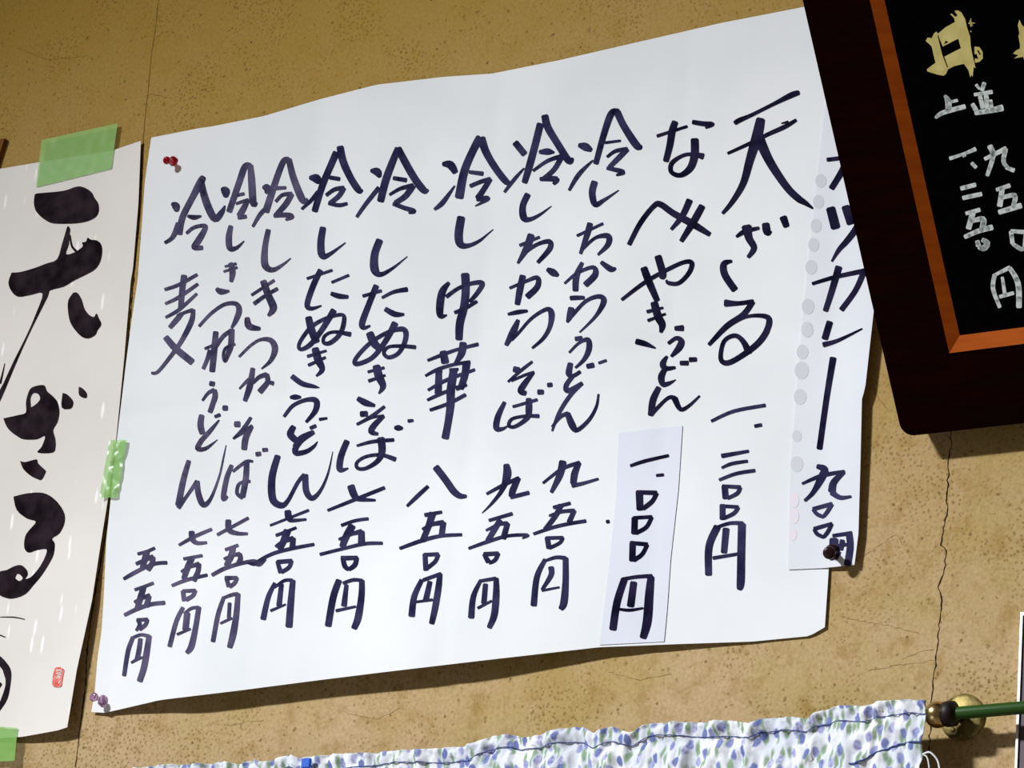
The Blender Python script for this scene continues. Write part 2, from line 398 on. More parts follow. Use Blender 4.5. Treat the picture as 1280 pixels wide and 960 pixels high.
W('dish_name', 'faded marker writing 冷麦', 'ink_faded',
 (A, "168,358,14 190,372,38 195,400,22;125,592,16 170,560,22 210,480,34;355,198,28 335,235,36 290,320,30 230,440,30 212,540,28;340,215,30 355,290,34 385,380,36 425,448,34 465,410,26 485,370,8;262,432,14 300,440,24 342,432,10;255,535,16 300,500,18 365,490,20 360,520,26 325,580,32 300,620,26 350,622,22"),
 (Bt, "240,22,30 228,110,28 220,215,26;125,105,16 210,75,18 318,15,16;128,190,14 210,150,18 322,72,16;130,272,14 210,225,18 316,130,14;155,332,22 200,280,26 225,250,22;200,262,16 250,240,16 292,228,20;296,225,18 282,300,26 220,420,22 140,530,18 80,600,16 45,606,14;130,392,30 190,460,34 288,540,34"))
W('price', 'faded marker writing 五五〇円', 'ink_faded',
 (Pt, "155,155,16 210,140,16 255,120,16;210,140,28 195,190,30 180,245,24;145,215,18 200,190,20 245,172,24;245,175,24 240,210,26 215,250,26;70,305,16 130,270,20 200,235,18 265,212,18 328,208,18;137,370,16 190,352,16 247,330,16;190,352,26 172,410,30 150,485,26;135,445,16 180,420,18 225,405,24;222,408,24 205,470,28;75,522,18 140,490,20 230,458,20 315,448,20;155,550,20 165,580,20 145,615,14;150,552,18 212,548,18;212,548,18 200,580,20 165,608,20;125,655,20 95,740,22 72,885,20;130,655,16 175,640,16 222,650,20;222,648,26 205,760,30 190,840,30 165,918,28;170,665,22 160,740,24 148,790,22;115,808,12 155,785,16 185,775,10"))
W('dish_name', 'faded marker writing 冷しきつねうどん', 'ink_faded',
 (A, "468,270,16 488,282,42 490,315,24;640,128,22 605,135,30 570,230,30 510,405,28;638,128,26 645,220,34 655,355,32 675,350,14;545,310,16 600,298,16;552,358,14 590,345,16 625,335,18;622,338,20 600,380,28 572,430,30;565,440,22 612,435,20;520,492,22 508,560,30 515,625,28 555,622,18 600,582,6;485,735,12 552,718,14;478,765,12 558,740,14;520,715,24 530,770,30 522,825,18;435,868,18 460,885,30 510,882,12"),
 (Bt, "330,325,14 400,250,16 480,195,18 550,190,22 570,230,28 550,290,24 525,335,12;430,360,26 420,470,30 408,595,28;365,460,14 410,440,14;355,580,18 380,520,20 395,470,22;405,490,18 470,390,20 525,350,20;525,345,28 520,440,28 500,500,22 485,535,16 475,500,14 490,455,14 545,432,14;395,668,24 420,672,24;350,770,12 385,725,16 420,708,22;422,708,22 425,750,26 395,840,24"),
 (Ct, "475,48,26 498,48,26;425,100,16 455,88,18;345,92,26 338,150,30 350,200,28;450,120,8 400,180,20 345,240,24;345,240,24 320,290,24 370,290,18 440,238,4;268,365,22 235,480,28 205,630,30;205,645,24 260,570,16 318,488,22;318,488,24 325,560,28 355,628,28 400,590,16 450,460,10 475,350,8 492,270,3"))
W('price', 'faded marker writing 七五〇円', 'ink_faded',
 (Ct, "210,870,14 300,820,18 405,775,16;285,790,28 290,835,28 320,858,20 375,855,14"),
 (Pt, "430,185,16 540,165,16;480,180,28 455,230,30 430,305,24;415,262,14 460,235,16 520,215,24;520,215,24 515,260,24 490,315,26;360,345,16 450,310,18 570,282,16;425,378,22 432,435,22;425,378,18 500,375,18;500,375,18 485,405,20 445,430,22;425,478,20 385,560,22 345,710,22;432,512,12 475,482,16 520,475,16;520,475,24 500,600,26 475,710,30 448,748,20;450,510,30 440,610,30;390,638,14 470,605,12"))
W('dish_name', 'marker writing 冷しきつねそば', 'ink_faded',
 (A, "715,262,18 738,262,36 738,295,22;868,92,24 835,105,28 790,220,30 730,405,34;652,495,14 690,430,20 720,395,22;868,92,28 895,200,32 950,335,34 980,330,14;785,265,20 850,262,16;790,345,16 830,305,18 885,300,24;885,300,26 850,360,28 792,425,24;780,430,20 850,425,24 885,435,26 850,455,12;745,515,24 725,620,28 725,725,34 770,755,24 830,725,14 880,685,5"),
 (Bt, "645,138,14 780,50,16;660,190,20 730,140,18 800,100,18;715,55,32 745,140,34 775,215,36 745,262,14;618,275,24 630,325,34 695,340,18;570,508,12 640,440,14 700,405,16 760,410,26 785,460,30 760,530,20 705,580,8;652,578,22 635,680,30 605,772,22;572,700,10 620,650,16 650,630,14;655,665,14 690,630,20 735,615,24;735,615,24 740,660,24 695,720,26;690,715,20 735,665,16 775,668,22"),
 (Ct, "545,145,28 572,145,30;640,105,16 590,180,20 535,232,12;545,225,12 600,190,16 648,155,18;645,160,20 610,225,30 600,295,28;672,325,22 698,322,22;712,300,20 740,298,18;525,392,20 495,470,24 475,590,24 500,578,12;533,428,14 610,370,16 652,368,12;615,365,26 610,470,28 590,580,28;590,585,22 558,560,18 565,510,16 595,490,14 635,488,16"))
W('price', 'marker writing 七五〇円', 'ink_faded',
 (Ct, "440,808,16 510,770,16 625,708,16;505,722,28 510,780,28 560,800,20 620,802,14"),
 (Pt, "680,130,16 755,103,16;725,115,28 715,165,30 685,225,26;672,185,14 720,165,16 765,155,22;765,155,22 770,185,24 755,215,24;600,282,18 680,240,20 780,210,18 850,200,22 880,215,26 920,185,18;685,298,20 700,350,22;680,300,22 750,298,18;750,298,18 735,330,20 705,352,20;670,415,18 635,520,22 605,680,22;665,420,14 720,400,18 755,395,18;755,395,24 745,520,28 725,640,32 705,715,26;705,450,18 700,540,18;650,572,12 718,540,14"))
W('dish_name', 'dark marker writing 冷したぬきうどん', 'ink_mid',
 (D, "225,250,18 265,255,44 275,278,20;385,100,34 350,180,32 300,300,32 255,450,30;178,438,14 230,390,18 275,335,20;408,65,34 425,150,36 470,250,34 520,325,32 540,322,10;345,248,20 405,258,20;325,355,18 375,320,20 430,312,24;430,312,24 400,360,24 350,400,22;340,402,20 400,415,20 450,405,16;305,550,30 292,640,34 300,715,34 340,712,20 440,640,6"),
 (Et, "210,135,14 360,85,14;290,85,26 245,180,28 210,290,26 235,315,20 295,298,8;358,158,14 460,115,14;355,225,20 400,240,26 455,245,18;218,368,32 235,440,36 265,515,36;370,325,30 300,440,26 230,530,24 170,560,18 165,520,18 230,430,20 320,375,18 420,352,18 430,400,22 405,470,22 350,520,22 310,520,18 315,480,16 370,455,16 470,470,24;212,602,16 325,568,12;218,655,16 320,608,14;258,555,34 275,620,38 300,680,26 265,720,10;120,722,26 180,765,26 250,782,18 285,790,4"),
 (Ft, "205,80,14 235,78,26 268,78,12;168,195,16 220,130,18 300,95,20 360,100,28 355,160,26 300,228,14;380,212,16 425,205,12;325,265,18 358,250,18;225,255,26 205,300,34 235,335,32;345,288,22 270,330,36 235,380,30;235,385,30 240,415,26 300,405,22 345,375,16 368,345,5;130,432,30 95,560,34 100,690,36 150,728,30 190,700,20 250,590,18 290,545,22;295,545,28 300,640,30 335,685,26 385,640,16 430,540,10 460,405,3"))
W('price', 'dark marker writing 七五〇円', 'ink_mid',
 (Ft, "85,848,12 315,757,14;190,762,32 195,800,32 215,818,20 300,812,12"),
 (Gt, "168,188,16 288,142,14;235,160,36 215,215,32 190,270,28;165,255,14 210,225,20 270,205,24;270,205,26 265,265,28;0,350,16 45,355,24 110,315,18 170,290,18 270,265,18 395,242,16;175,345,18 195,410,24;175,348,22 262,340,20;260,340,20 245,380,20 200,408,20;160,475,18 120,560,24 90,690,28;158,500,12 215,460,16 265,456,16;268,458,26 255,600,32 245,735,34;200,480,22 185,610,26;135,640,14 225,602,10"))
W('dish_name', 'dark marker writing 冷したぬきそば', 'ink_mid',
 (D, "592,208,16 630,215,40 645,245,18;755,75,30 720,160,34 680,270,36 650,390,34;508,485,16 560,410,20 640,310,22;755,75,34 800,160,36 855,255,36 910,325,34 935,322,12;728,252,20 805,265,22;705,352,14 770,315,18 845,298,26;845,298,30 800,360,28 740,400,24;728,405,22 790,430,22 850,450,24 820,462,10;645,625,34 615,710,36 615,800,40 650,830,24 720,795,14 812,722,4"),
 (Et, "545,240,16 655,208,16;625,178,28 580,290,28 540,400,30 550,430,22 588,418,10;660,250,14 730,215,18 810,200,24;680,318,24 735,348,28 790,350,14;585,462,36 610,520,40 650,560,30;738,402,32 680,510,26 600,610,22 505,648,22 505,610,20 590,520,20 700,455,20 790,440,26 800,500,24 760,580,20 700,608,20 670,580,18 700,545,16 780,540,18 860,547,20;575,695,14 672,670,14;580,750,18 678,715,12;625,660,36 640,720,40 665,780,30 640,825,8;515,855,24 560,880,32 615,897,16"),
 (Ft, "628,180,28 665,178,28;605,242,14 690,195,18 770,135,16;640,225,12 700,200,12 765,190,14;765,192,18 710,245,28 690,285,28 730,300,16;835,263,20 855,263,28 878,265,14;912,222,18 942,218,14;545,342,28 510,430,30 500,505,30 520,515,20 552,505,8;605,370,12 700,345,18 825,335,18;748,325,36 755,400,34 730,460,24 660,505,18 610,505,18 605,470,16 660,435,16 750,425,18 835,452,24"))
W('price', 'dark marker writing 七五〇円', 'ink_mid',
 (Ft, "430,758,14 600,690,18 770,622,18;568,612,36 590,670,34 620,690,24 715,697,12"),
 (Gt, "560,128,16 640,100,16 720,88,16;625,130,36 590,190,34 565,255,30;545,212,14 620,180,18 680,165,26;680,165,30 680,235,34;432,302,16 560,270,16 700,238,18 805,235,16;568,325,22 580,372,24 602,392,20;560,325,24 655,322,20;652,322,22 640,365,24 605,392,20;545,458,30 510,560,32 480,730,32;570,475,16 630,455,18 685,458,16;682,458,26 680,550,30 660,680,34 635,745,28;590,485,20 575,610,28;528,640,16 645,615,12"))
W('dish_name', 'dark marker writing 冷し中華', 'ink_mid',
 (Ht, "160,360,20 205,365,40 235,410,28;385,205,44 350,260,36 290,400,38 258,560,42;110,632,14 160,590,24 232,490,8;390,205,40 420,290,36 480,390,34 540,465,32 560,465,12;320,408,18 400,418,22;325,492,20 390,465,20 445,450,22;445,450,26 400,520,26 370,565,30;365,570,24 430,565,24 405,585,16 355,612,6;270,680,38 255,780,40 265,840,36 310,850,22 380,820,14 462,752,4"),
 (It, "245,255,16 205,310,34 190,400,36 195,455,28 232,450,8;230,340,20 300,290,18 380,260,20 445,258,24 420,310,22 370,370,18;280,435,18 350,405,18 412,368,16;342,205,40 345,300,38 335,400,38 310,500,38 305,595,34;118,722,14 200,690,18 300,655,16 420,625,18;210,670,34 222,735,38;330,618,34 320,680,34 280,745,14;105,815,14 180,775,18 280,745,16 370,732,18;350,735,38 340,810,34 315,890,30;185,780,32 180,920,34;250,780,18 300,775,14;120,900,14 230,840,18 400,778,16;290,890,26 350,868,16"),
 (Jt, "212,192,14 290,155,18 370,125,14;228,252,16 340,212,18 440,160,18;370,10,38 352,130,40 350,220,38 335,330,34 318,420,36"))
W('price', 'dark marker writing 八五〇円', 'ink_mid',
 (Jt, "90,828,14 150,770,20 215,710,18;262,595,34 320,670,34 370,740,34 410,768,28 445,768,16"),
 (Kt, "245,210,20 345,192,16;290,200,36 265,280,30 230,365,28;230,295,14 290,265,20 355,255,26;355,255,28 345,330,28;95,410,16 220,365,20 340,335,18 465,328,16;245,445,24 250,540,24;240,448,18 325,445,20;325,447,20 305,490,20 255,530,20;225,600,22 180,700,28 165,815,32;235,600,18 290,580,18 340,562,18;335,562,24 325,650,30 305,770,30 285,860,26;275,610,24 250,720,28;185,732,12 290,718,14"))
W('dish_name', 'dark marker writing 冷しちからそば', 'ink_mid',
 (Ht, "595,232,32 650,300,32;745,120,34 715,240,34 680,370,34 650,470,28;530,528,14 590,450,18 648,385,8;772,70,34 790,140,36 850,240,34 915,340,34 940,325,14;740,288,18 790,285,32 828,290,10;702,400,14 790,340,18 875,312,22;875,312,26 830,390,24 770,445,24;745,450,20 840,450,28 825,480,16;670,542,30 640,610,30 645,680,34 680,692,22 740,665,14 812,612,4;622,848,16 740,798,14;690,785,34 665,860,34 610,955,12;650,890,20 730,840,18 800,825,24 800,870,26 730,950,18"),
 (It, "610,288,14 700,250,16 775,225,22 775,280,28 715,340,30;688,215,30 670,300,32 655,385,26;835,175,20 870,195,36 900,212,16;600,445,14 660,432,22 715,425,14;660,480,18 630,550,34 588,630,20;620,600,14 660,560,14 740,470,16 830,415,20 860,440,30 850,520,22 810,590,18 745,648,12;635,775,30 665,780,28;600,850,12 680,780,16 745,730,14;620,845,12 700,810,14 755,792,14;752,794,16 700,860,28 675,905,30 705,920,24;838,870,22 862,868,22;780,912,26 810,912,24"),
 (Jt, "675,205,18 635,290,28 625,360,28 660,365,18 690,350,8;725,232,14 870,190,16;820,185,28 820,250,32 810,300,24 740,350,18 700,345,18 720,305,16 800,288,16 880,288,20"))
W('price', 'dark marker writing 九五〇円', 'ink_mid',
 (Jt, "568,755,14 660,705,18 760,660,20;758,660,24 725,730,32 715,770,26;712,775,20 820,748,20;685,580,28 690,640,40 660,730,22 600,810,14 540,870,4"),
 (Kt, "630,242,16 768,202,18;695,240,26 660,300,28 620,365,24;612,302,12 690,265,18 740,260,22;740,260,26 715,350,28;508,410,14 620,370,18 740,335,16 860,330,16 830,350,8;600,445,20 625,490,26;600,445,22 685,440,20;685,440,20 665,480,20 630,498,16;580,600,16 535,700,26 522,825,30;580,605,16 670,590,18;672,590,24 672,690,32 660,810,32 630,885,24;608,625,24 598,740,26;562,768,14 645,725,12"))
W('dish_name', 'dark marker writing 冷しちからうどん', 'ink_mid',
 (Lt, "160,295,20 200,305,40 235,325,20;400,88,20 355,105,32 310,230,30 262,405,26;102,565,14 160,470,22 245,385,8;390,95,34 430,180,34 510,300,36 535,295,12;318,280,14 410,268,12;330,365,14 380,330,18 450,318,22;450,318,26 400,370,26 345,425,22;330,432,18 425,455,24 385,475,10;255,515,32 240,580,32 258,650,28 310,625,18 400,565,5;150,838,14 305,765,14;228,765,28 210,830,28 170,945,16;185,915,16 260,850,16 335,840,28 335,890,26 275,952,12"),
 (Mt, "75,452,12 150,390,16 245,355,20 258,400,30 200,460,30;180,328,18 145,410,30 140,495,28;295,325,20 350,365,30 382,362,12;110,540,22 150,538,22 192,538,18;115,600,30 105,650,30 90,685,12;115,650,18 200,560,18 280,530,22 310,560,28 260,650,16 165,745,8;140,785,22 178,780,22;103,867,12 160,810,14 215,790,24 220,850,28 190,910,20 140,958,12"),
 (Nt, "210,278,24 248,270,26;280,258,14 325,242,14;110,260,26 100,320,30 125,335,20 168,310,18;125,335,20 85,390,24 95,425,24 180,378,18;180,380,18 110,450,20 40,560,18 0,665,10;0,640,12 50,580,18 95,560,22;92,560,26 120,630,34 150,660,22 220,600,18 265,520,14 278,445,10"))
W('price', 'dark marker writing 九五〇円 with a stray dot', 'ink_mid',
 (Ot, "110,168,10 200,100,14 285,70,16;283,70,18 262,120,26 255,170,24;250,180,18 300,170,14 375,148,10;205,65,28 190,130,26 150,212,14;160,285,14 240,265,14;195,275,22 170,325,20 120,390,18;140,325,10 200,305,14 260,300,16;260,300,18 235,355,20;65,412,12 160,380,14 240,362,14 315,350,14;130,430,20 138,480,20;125,432,14 205,430,14;205,430,14 190,455,14 140,480,14;120,535,16 80,620,22 65,755,24;110,545,10 170,525,14 218,528,16;218,528,22 218,640,24 210,740,28 195,772,20;148,572,22 148,610,20 105,680,12;105,684,10 188,668,8;415,354,14 427,352,14"))
W('dish_name', 'black marker writing なべやきうどん', 'ink_dark',
 (Lt, "630,240,16 810,182,14;738,155,30 720,210,34 705,300,32 682,390,28;855,260,38 855,350,38 830,430,34 770,475,24 715,455,22 720,400,22 790,355,18 850,350,20 905,362,32;462,890,22 530,760,24 610,660,24 650,650,30 730,705,32 840,765,36 945,830,24;825,625,32 780,720,28 715,800,16;900,660,32 850,750,34 775,870,22"),
 (Qt, "28,252,22 90,262,24 145,265,22 105,285,14"),
 (Mt, "418,550,16 550,450,20 680,375,20 790,325,20 838,330,24 820,390,22 760,450,20 700,450,20 685,432,10;635,290,34 665,400,34 650,410,20;550,360,34 580,440,36 630,555,28;570,622,18 665,598,12;575,675,16 680,635,12;612,568,36 635,650,38 660,700,34 652,745,16;505,800,28 560,815,26 620,840,8;738,722,22 785,720,30;698,812,18 745,780,20 775,800,30 760,840,32 715,890,14"),
 (Nt, "770,258,22 815,258,24;825,238,24 865,236,22;690,218,14 665,260,30 680,290,26 738,285,14;680,290,24 655,340,32 665,385,26 700,380,20 742,358,4;640,405,26 605,480,32 592,570,28;592,570,20 640,518,18 700,465,18 735,470,26;735,470,30 770,535,22 820,515,16 885,455,10"))
W('dish_name', 'black marker writing 天ざる', 'ink_dark',
 (Qt, "280,258,22 310,240,24 380,210,18 510,145,18 620,90,28 665,75,22;238,440,14 380,375,18 480,325,20 580,280,22 648,240,16;560,260,6 600,250,12;435,235,42 415,330,50 370,480,40 330,620,32 265,730,24 207,800,16;425,350,50 490,490,42 590,640,36 660,710,34 700,735,26 748,770,10"),
 (Rt, "290,172,14 340,140,24 425,120,16;350,110,48 365,180,36 395,240,30 360,295,18;465,95,36 475,145,36 500,140,8;570,55,36 590,110,30;262,318,14 215,335,30 220,400,34 280,490,34;222,570,36 300,572,22 390,560,22;388,562,26 330,640,28 230,710,28 125,820,18;240,705,20 340,655,16 430,645,20 485,665,28 470,740,30 410,820,30 300,900,26 230,930,26 195,900,22 215,800,20 280,765,22 330,800,26 365,870,36"))
W('price', 'black marker writing 一、三〇〇円', 'ink_mid',
 (St, "112,178,12 220,130,14 370,102,14;320,202,14 352,196,14;162,345,18 290,322,12;162,402,10 210,382,14 285,370,12;150,460,12 230,430,14 320,415,14;175,490,24 180,548,24;165,490,14 250,495,16;250,497,16 235,525,16 190,548,14;165,580,22 165,648,22;155,585,14 240,590,14;240,592,16 220,620,16 170,645,14;140,685,28 100,780,28 98,915,26;130,690,12 200,668,14 262,668,16;258,672,30 255,800,30 252,950,30 245,985,20;182,695,26 172,808,24;120,835,14 260,812,12"))

# glued price patch
HP = lambda X, Z: H_main(X, Z) + 0.0009
patch = sheet('price_patch', [(773, 541), (853, 532)], [(749, 806), (830, 802)], [(773, 541), (770, 620), (762, 700), (755, 760), (749, 806)],
      [(853, 532), (848, 610), (843, 655), (838, 700), (834, 760), (830, 802)], HP, M['patch'], 10, 30, 0.0002, label='bluish paper patch glued over an old price')
patch.parent = poster
write('price', 'black marker writing 一、〇〇〇円', M['ink_dark'], patch, lambda px, py: onwall(px, py, lambda X, Z: HP(X, Z) + 0.0005),
 (Ot, "530,85,12 600,62,14 712,36,12;655,132,12 688,128,12;572,210,28 575,295,26;560,212,16 655,215,18;655,217,18 635,255,18 590,290,18;550,335,24 548,410,24;545,335,14 632,330,14;632,332,16 605,380,16 555,408,16;540,455,24 538,540,24;530,455,16 610,462,16;610,464,16 585,510,16 545,538,18;500,630,26 465,740,28 445,870,28;490,630,14 560,618,14 632,614,16;628,618,26 620,700,32 610,830,34 590,910,26;545,645,26 530,758,28;468,772,10 525,778,12 590,768,8"))

# ---------------------------------------------------------------- strip with the curry dish
def H_strip(X, Z):
    return H_main(X, Z) + 0.0013 + 0.010 * sm(0.37, 0.44, X) * (0.35 + 0.65 * sm(-0.25, -0.05, Z))
strip = sheet('menu_strip', [(1040, 66), (1128, 50)], [(985, 712), (1030, 710), (1068, 706)],
      [(1040, 66), (1030, 142), (1015, 280), (1002, 406), (998, 460), (988, 584), (985, 712)],
      [(1128, 50), (1110, 230), (1092, 390), (1081, 489), (1077.5, 493), (1075.5, 580), (1073, 667), (1068, 706)], H_strip, M['strip'], 14, 70,
      label='narrow white paper strip with one added dish beside the dark board', cat='paper strip')
SS = lambda px, py: onwall(px, py, lambda X, Z: H_strip(X, Z) + 0.0005)
write('dish_name', 'black marker writing カツカレー', M['ink_dark'], strip, SS,
 (Qt, "835,478,20 900,470,20 1040,450,20;1035,452,22 1020,540,30 960,620,24;960,400,26 935,520,30 860,650,28;855,770,44 885,885,46;945,760,40 975,860,38"),
 (Rt, "1055,20,34 1010,120,32 950,200,28 905,250,22 862,320,10"),
 (Tt, "133,515,8 200,495,10 290,476,12;288,477,14 262,535,13 220,593,13;212,465,17 190,540,15 172,596,13;185,630,16 170,680,16;166,698,13 210,685,9 282,650,4;195,738,16 175,860,14 154,1010,14"))
write('price', 'black marker writing 九〇〇円', M['ink_mid'], strip, SS,
 (St, "548,478,10 640,440,16 750,420,14;748,422,16 700,470,26 690,515,30;690,520,24 730,545,18 782,540,10;620,395,18 655,410,28 640,450,30 600,520,18 560,560,12;600,600,16 690,575,16;690,577,16 670,610,16 650,636,14;650,638,14 620,625,16 600,602,14;605,695,16 690,670,14;690,672,14 670,710,16 650,735,14;650,735,14 620,720,16 605,698,14;700,745,34 697,830,34;695,728,14 785,715,16;740,750,20 733,795,18;700,780,14 760,770,14;772,718,26 778,780,26 765,868,28;710,838,14 728,805,12"))
SP = lambda px, py: onwall(px, py, lambda X, Z: H_strip(X, Z) + 0.0002)
g = Geo(); g2 = Geo()
for x, y, r in ((1026, 226, 7), (1023, 252, 7), (1020, 282, 7), (1017, 306, 7), (1014, 334, 7.5), (1010, 383, 8), (1009, 412, 8), (1003, 440, 7.5), (1002, 463, 9), (1000, 496, 8), (996, 545, 6), (996, 580, 8)):
    g.poly([SP(x + r * math.cos(t * .5236), y + r * 1.25 * math.sin(t * .5236)) for t in range(12)])
for x, y, r in ((993, 625, 6), (993, 645, 6), (991, 668, 5)):
    g2.poly([SP(x + r * math.cos(t * .5236), y + r * 1.6 * math.sin(t * .5236)) for t in range(12)])
facing(g.obj('show_through_spots', M['spot'], strip, label='faint grey round spots along the left edge'))
facing(g2.obj('show_through_spots', M['pink'], strip, label='faint pink round spots near the bottom'))

# ---------------------------------------------------------------- left calligraphy poster
def H_left(X, Z):
    h = 0.0030 + 0.012 * sm(-0.70, -0.52, X) * (1 - sm(-0.33, -0.05, Z)) + 0.0015 * sm(0.1, 0.35, Z)
    return h + 0.0006 * math.sin(X * 17 + Z * 8)
left = sheet('calligraphy_poster', [(-150, 232), (0, 211), (71, 199), (139, 188.5), (176, 176)], [(-150, 940), (0, 923), (28, 921), (72, 913), (84, 909)],
      [(-150, 232), (-150, 940)], [(176, 176), (173, 254), (166, 337), (163.5, 350), (155, 450), (145, 550), (135, 623), (125, 685), (115, 750), (96, 837), (84, 909)],
      H_left, M['washi'], 40, 90, label='cream rice paper poster with thick black brush calligraphy, left of the menu sheet', cat='poster')
SL = lambda px, py: onwall(px, py, lambda X, Z: H_left(X, Z) + 0.0006)
def brush(label, fn):
    g = Geo(); fn(g); o = g.obj('brush_character', M['brush'], left, label=label)
    bm = bmesh.new(); bm.from_mesh(o.data); bmesh.ops.remove_doubles(bm, verts=bm.verts, dist=1e-6)
    bmesh.ops.subdivide_edges(bm, edges=[e for e in bm.edges if e.calc_length() > 0.012], cuts=2, use_grid_fill=True)
    bmesh.ops.triangulate(bm, faces=bm.faces)
    for v in bm.verts: v.co.y = -(H_left(v.co.x, v.co.z - ZO) + 0.0006)
    for f in bm.faces: f.normal_update()
    for f in bm.faces:
        if f.normal.y > 0: f.normal_flip()
    bm.to_mesh(o.data); bm.free()
t0 = (0, 150, 4.8); t2 = (0, 350, 4.8); t3 = (0, 550, 4.8); t4 = (0, 750, 4.57)
def ten(g):
    blob(g, *t0, "207,450 225,440 340,430 400,420 440,405 480,398 520,412 550,435 565,465 588,500 592,545 575,580 530,605 470,618 400,622 320,620 280,605 245,580 215,545 203,500", SL)
    blob(g, *t0, "70,915 120,912 200,890 280,860 342,835 370,750 388,690 405,637 420,655 416,690 412,745 395,803 440,797 495,760 492,735 515,730 525,706 545,718 580,722 605,745 612,790 600,850 570,895 520,925 445,962 380,1000 300,1022 285,1060 200,1230 130,1380 70,1520 20,1640 -10,1700 -10,1640 20,1580 80,1450 160,1290 220,1150 255,1040 180,1050 110,1060 70,1030 50,975", SL)
    strokes(g, *t0, "418,690,8 430,755,9 455,785,12", SL)
    blob(g, *t2, "440,75 465,78 490,120 505,170 530,205 562,222 578,200 590,225 607,265 585,300 570,330 530,350 490,340 450,300 420,250 407,180 410,120", SL)
    strokes(g, *t2, "28,500,3 10,580,8 0,620,10", SL)
def za(g):
    blob(g, *t2, "20,830 110,810 155,795 155,740 165,690 190,645 262,630 280,665 320,700 345,735 355,790 345,850 318,900 330,950 332,1000 315,1035 225,1035 250,1000 270,935 220,955 140,955 100,935 60,905 35,870", SL, ("185,765 182,710 200,678 230,685 240,715 215,745",))
    blob(g, *t2, "375,678 400,685 435,720 437,750 420,772 370,765", SL); blob(g, *t2, "472,640 495,650 520,680 515,708 475,692", SL)
    blob(g, *t3, "120,125 150,132 205,118 222,118 228,140 270,180 272,195 248,238 220,232 185,215 140,175", SL)
def ru(g):
    blob(g, *t3, "80,340 150,322 240,315 300,335 350,380 385,440 385,500 355,560 312,590 327,620 322,680 300,730 250,810 200,870 150,925 80,950 30,945 -10,915 -10,800 40,780 90,755 130,752 160,780 165,810 150,832 185,822 235,765 270,700 278,655 220,660 170,675 145,645 150,580 175,540 215,490 160,470 100,420", SL, ("90,828 102,802 122,810 136,830 115,846",))
def ring(g):
    strokes(g, *t4, "-60,330,30 -20,330,30 15,365,34 42,410,32 45,480,22 25,560,26 -10,625,18;-30,470,34 0,490,26;20,400,8 34,450,6;0,97,3 80,98,5 140,110,4;0,200,6 30,212,4", SL)
brush('thick black brush character 天', ten); brush('thick black brush character ざ', za); brush('thick black brush character る', ru)
brush('dry brush curl at the left edge', ring)
g = Geo(); strokes(g, *t4, "340,395,44 330,440,46 325,488,44", SL)
facing(g.obj('seal_stamp', M['seal'], left, label='small red rectangular seal print'))
g = Geo(); strokes(g, *t4, "325,405,5 350,400,5 345,415,5 322,420,5;352,425,4 330,432,5 345,445,5;345,462,5 335,478,4;318,440,4 330,446,4", lambda px, py: SL(px, py) + Vector((0, -0.0003, 0)))
facing(g.obj('seal_lines', M['washi'], left, label='pale lines of the seal characters'))

# ---------------------------------------------------------------- tapes
def tape(quad, h, wr, label, glints=()):
    T = [quad[0], quad[1]]; B = [quad[3], quad[2]]
    o = sheet('adhesive_tape', T, B, [quad[0], quad[3]], [quad[1], quad[2]],
              lambda X, Z: h(X, Z) + wr * (noise.noise(Vector((X * 90, Z * 90, 3))) + .6), M['tape'], 24, 24, 0.0001, label=label, cat='tape', group='green tapes on the calligraphy poster')
    return o
tape([(52, 175), (147, 154), (139, 211), (45, 234)], lambda X, Z: H_left(X, Z) * sm(-0.20, 0.02, 0.0) + 0.0012 if False else H_left(X, Z) + 0.0012, 0.00035, 'light green tape across the top edge of the calligraphy poster')
tape([(137, 550), (158, 550), (147, 622), (124, 622)], lambda X, Z: max(H_left(X, Z), H_main(X, Z)) + 0.0014, 0.0030, 'crinkled light green tape joining the two posters at mid height')
tape([(-30, 906), (22, 910), (18, 951), (-32, 953)], lambda X, Z: H_left(X, Z) + 0.0014, 0.0012, 'light green tape at the bottom left edge of the calligraphy poster')

# ---------------------------------------------------------------- push pins
def push_pin(px, py, hf, mat, droop, label, s=1.0, side=0.0):
    base = onwall(px, py, hf); ax = Vector((side, -1, -droop)).normalized()
    r = empty('push_pin', base, label=label, cat='pin', group='push pins holding the menu sheets')
    g = Geo(); g.lathe(base, ax, [(a * s, b * s) for a, b in ((0, .0048), (.0006, .0056), (.002, .0057), (.0028, .0050), (.0038, .0034), (.0065, .0024), (.010, .0023), (.0118, .0030), (.0128, .0042), (.014, .0046), (.0158, .0045), (.0168, .0036), (.0171, .0018))], 32)
    g.obj('grip', mat, r, smooth=True)
    g = Geo(); g.lathe(base - ax * 0.006, ax, [(0, .0001), (.002, .0006), (.0062, .0006)], 10)
    g.obj('steel_point', M['alu'], r, smooth=True)
push_pin(217, 201.5, lambda X, Z: H_main(X, Z) + .0002, M['pin_red'], 0.33, 'ruby red push pin in the top left corner of the menu sheet', 1.0, 0.12)
push_pin(129, 876, lambda X, Z: H_main(X, Z) + .0002, M['pin_clear'], -0.02, 'clear lilac push pin in the bottom left corner of the menu sheet', 1.1)
push_pin(1041, 690, lambda X, Z: H_strip(X, Z) + .0002, M['pin_dark'], 0.36, 'dark brown push pin at the foot of the narrow strip', 1.35, 0.34)

